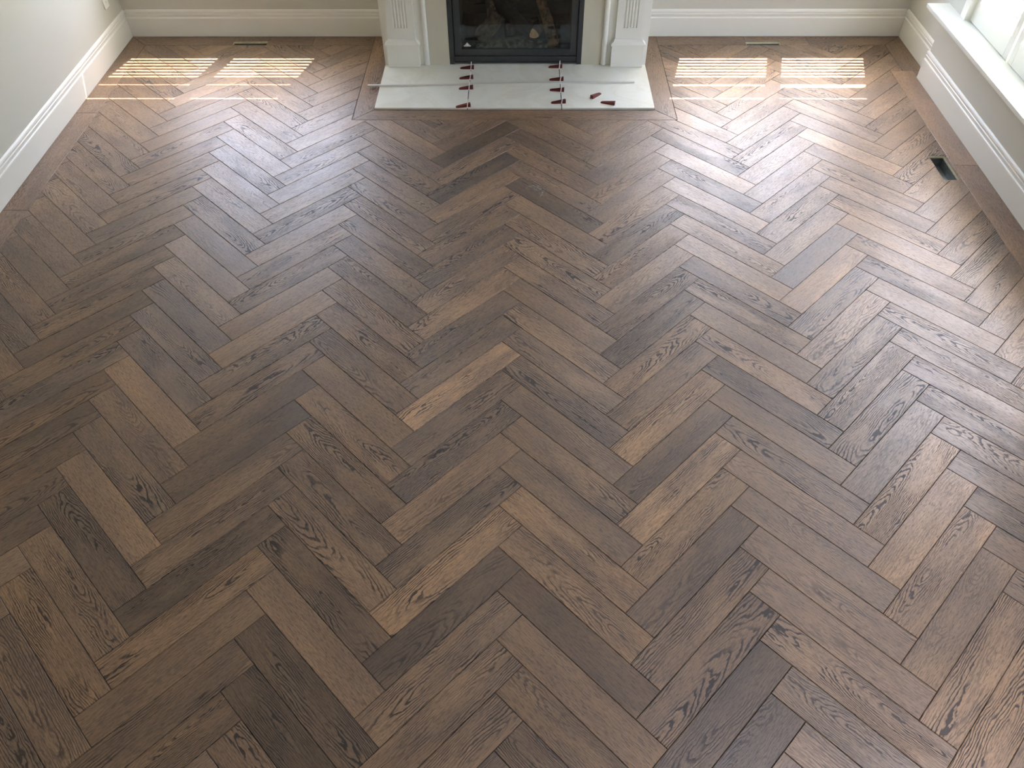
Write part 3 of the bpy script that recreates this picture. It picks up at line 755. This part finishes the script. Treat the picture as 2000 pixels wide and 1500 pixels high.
# ember mound in front of the logs
b = MB(); nx, ny = 26, 7; vs = []; rn = random.Random(4)
for j in range(ny):
    for i in range(nx):
        x = -2.5 + 4.6 * i / (nx - 1); y = yi + .12 + .8 * j / (ny - 1)
        vs.append((x, y, .8 + (.34 * math.sin(math.pi * i / (nx - 1)) ** .5 * math.sin(math.pi * j / (ny - 1)) + rn.uniform(0, .07)) * (0 < j < ny - 1)))
b.add(vs, [(j * nx + i, j * nx + i + 1, (j + 1) * nx + i + 1, (j + 1) * nx + i) for j in range(ny - 1) for i in range(nx - 1)])
b.build('ember_bed', 'ember', gf)

# ------------------------------------------------------------------ hearth slabs
hearth = empty('hearth', (-0.37, 18.2, -0.12), 'raised cream hearth of three tile slabs in front of the fireplace', 'hearth')
MB().box(HX0 + .02, HX1 - .02, HY0 + .02, YB, -0.12, 0.0).build('mortar_bed', 'grout', hearth)
jx = (-2.745, 2.01); jg = 0.02
for x0, x1 in ((HX0, jx[0] - jg), (jx[0] + jg, jx[1] - jg), (jx[1] + jg, HX1)):
    MB().box(x0, x1, HY0, SF + 0.2 if True else 0, 0.0, HT, 0.008).build('tile', 'tile', hearth)

# ------------------------------------------------------------------ tile levelling clips and wedges
def wedge_mesh():
    L, W2, H = 0.74, 0.085, 0.17
    b = MB(); k = 8; vs = []
    # tapering box, ribbed top, pointed toe
    st = [(0.0, 0.045, 0.03), (0.05, 0.075, 0.05)] + [(0.05 + (L - .05) * i / k, W2 + 0.01 * i / k, 0.05 + (H - .05) * i / k) for i in range(1, k + 1)]
    for x, w_, h_ in st: vs += [(x, -w_, 0), (x, w_, 0), (x, w_ * .9, h_), (x, -w_ * .9, h_)]
    n = len(st); fs = [(3, 2, 1, 0), tuple(4 * (n - 1) + j for j in range(4))]
    for i in range(n - 1):
        for j in range(4): fs.append((4 * i + j, 4 * i + (j + 1) % 4, 4 * i + 4 + (j + 1) % 4, 4 * i + 4 + j))
    return b.add(vs, fs)
WM = None
def wedge(tip, heel, label, group):
    global WM
    if WM is None:
        o = wedge_mesh().build('levelling_wedge', 'red'); WM = o.data
    else:
        o = bpy.data.objects.new('levelling_wedge', WM); col.objects.link(o)
    o.location = Vector((tip[0], tip[1], HT + 0.001)) * S
    o.rotation_euler = (0, 0, math.atan2(heel[1] - tip[1], heel[0] - tip[0]))
    return tag(o, label, 'tile wedge', group)
CM = None
def clip_thing(x, y, lean, label):
    global CM
    if CM is None:
        b = MB()
        # strap with a window the wedge goes through: two uprights and a tapering head
        b.box(-.02, .02, -.135, -.10, -.02, .24); b.box(-.02, .02, .10, .135, -.02, .24)
        b.add([(sx * .02, y_, z_) for sx in (-1, 1) for y_, z_ in ((-.135, .20), (.135, .20), (.10, .30), (.03, .38), (-.03, .38), (-.10, .30))],
              [(5, 4, 3, 2, 1, 0), (6, 7, 8, 9, 10, 11)] + [(i, (i + 1) % 6, 6 + (i + 1) % 6, 6 + i) for i in range(6)])
        o = b.build('levelling_clip', 'white'); CM = o.data
    else:
        o = bpy.data.objects.new('levelling_clip', CM); col.objects.link(o)
    o.location = Vector((x, y, HT)) * S; o.rotation_euler = (0, lean, 0)
    return tag(o, label, 'tile clip', 'white levelling clips in the hearth joints')
NTH = ('closest to firebox', 'second from firebox', 'third from firebox', 'at hearth front edge')
W1 = [((-3.32, 20.16), (-2.54, 20.16)), ((-3.31, 19.01), (-2.55, 19.06)), ((-3.27, 17.89), (-2.56, 17.94)), ((-3.32, 15.99), (-2.63, 16.12))]
W2 = [((1.43, 20.28), (2.15, 20.28)), ((1.45, 18.86), (2.18, 18.84)), ((1.45, 17.75), (2.14, 17.67)), ((1.48, 16.42), (2.2, 16.47))]
for wi, (ws_, x, where) in enumerate(((W1, jx[0], 'on tile joint away from loose wedges'), (W2, jx[1], 'on tile joint beside loose wedges'))):
    for i, (tp, hl) in enumerate(ws_):
        y = tp[1] + (hl[1] - tp[1]) * (x - tp[0]) / (hl[0] - tp[0])
        wedge(tp, hl, 'dark red wedge %s, %s' % (NTH[i], where), 'red levelling wedges on the hearth')
        clip_thing(x, y, 0.10 if i != 1 else 0.16, 'white clip %s, %s' % (NTH[i], where))
wedge((4.06, 17.42), (3.64, 16.97), 'loose dark red wedge lying blunt end toward the room on the hearth', 'red levelling wedges on the hearth')
wedge((4.00, 16.50), (4.67, 16.26), 'loose dark red wedge lying on its own near the hearth front corner', 'red levelling wedges on the hearth')

# long aluminium strip lying over the hearth
a, c = Vector((-8.05, 18.16, HT + .045)), Vector((5.90, 18.58, HT + .045))
d = c - a; L = d.length
rod = MB().box(0, L, -.055, .055, -.044, .045, .01).build('metal_strip', 'alu')
rod.location = a * S; rod.rotation_euler = (0, 0, math.atan2(d.y, d.x))
tag(rod, 'long thin aluminium strip lying across the hearth tiles', 'metal strip')

# ------------------------------------------------------------------ wall outlet on the left wall
out = empty('wall_outlet', (XL, 22.78, 2.25), 'white outlet cover plate on the side wall above the baseboard', 'outlet')
MB().box(XL, XL + .05, 22.50, 23.06, 2.25, 3.15, .015).build('cover_plate', 'white', out)
for z in (2.45, 2.78):
    s_ = MB().box(XL + .03, XL + .058, 22.66, 22.90, z, z + .22, .01).build('receptacle', 'white', out)
    MB().box(XL + .05, XL + .0585, 22.71, 22.725, z + .07, z + .15).box(XL + .05, XL + .0585, 22.83, 22.845, z + .07, z + .15).build('slot', 'slot', s_)

# plaster smudge dried on the boards in front of the hearth
t_ = NT('dried_plaster'); tc_ = t_.n('TexCoord'); f_n = t_.smooth(t_.noise(tc_.outputs['Object'], 60.0, 4.0, 0.7), 0.46, 0.62)
tr_ = t_.n('BsdfTransparent'); df_ = t_.n('BsdfDiffuse'); df_.inputs[0].default_value = rgb(196, 188, 174); mx_ = t_.n('MixShader')
t_.set(mx_.inputs[0], t_.math('ADD', 0.12, t_.math('MULTIPLY', f_n, 0.6))); t_.t.links.new(tr_.outputs[0], mx_.inputs[1]); t_.t.links.new(df_.outputs[0], mx_.inputs[2]); t_.t.links.new(mx_.outputs[0], t_.out.inputs[0])
vs_ = []; kk = 22; rn = random.Random(9)
for i in range(kk):
    a_ = -0.9 + 3.6 * i / (kk - 1); w_ = 0.16 * math.sin(math.pi * (i + .4) / kk) + .02
    ro = 0.52 + rn.uniform(-.03, .03); ri = ro - w_ * (1 + rn.uniform(-.3, .3)) - (0.25 if 6 < i < 15 else 0)
    vs_ += [(0.55 + ro * .85 * math.cos(a_), 8.75 + ro * math.sin(a_), 0.0004), (0.55 + ri * .85 * math.cos(a_), 8.75 + ri * math.sin(a_), 0.0008)]
sm = MB().add(vs_, [(2 * i, 2 * i + 2, 2 * i + 3, 2 * i + 1) for i in range(kk - 1)]).build('plaster_smudge', t_.m, origin=(0.55, 8.75, 0.0))
tag(sm, 'pale dried plaster smudge on the boards in front of the hearth', 'smudge')

for o in bpy.data.objects:
    if '_o' in o: del o['_o']
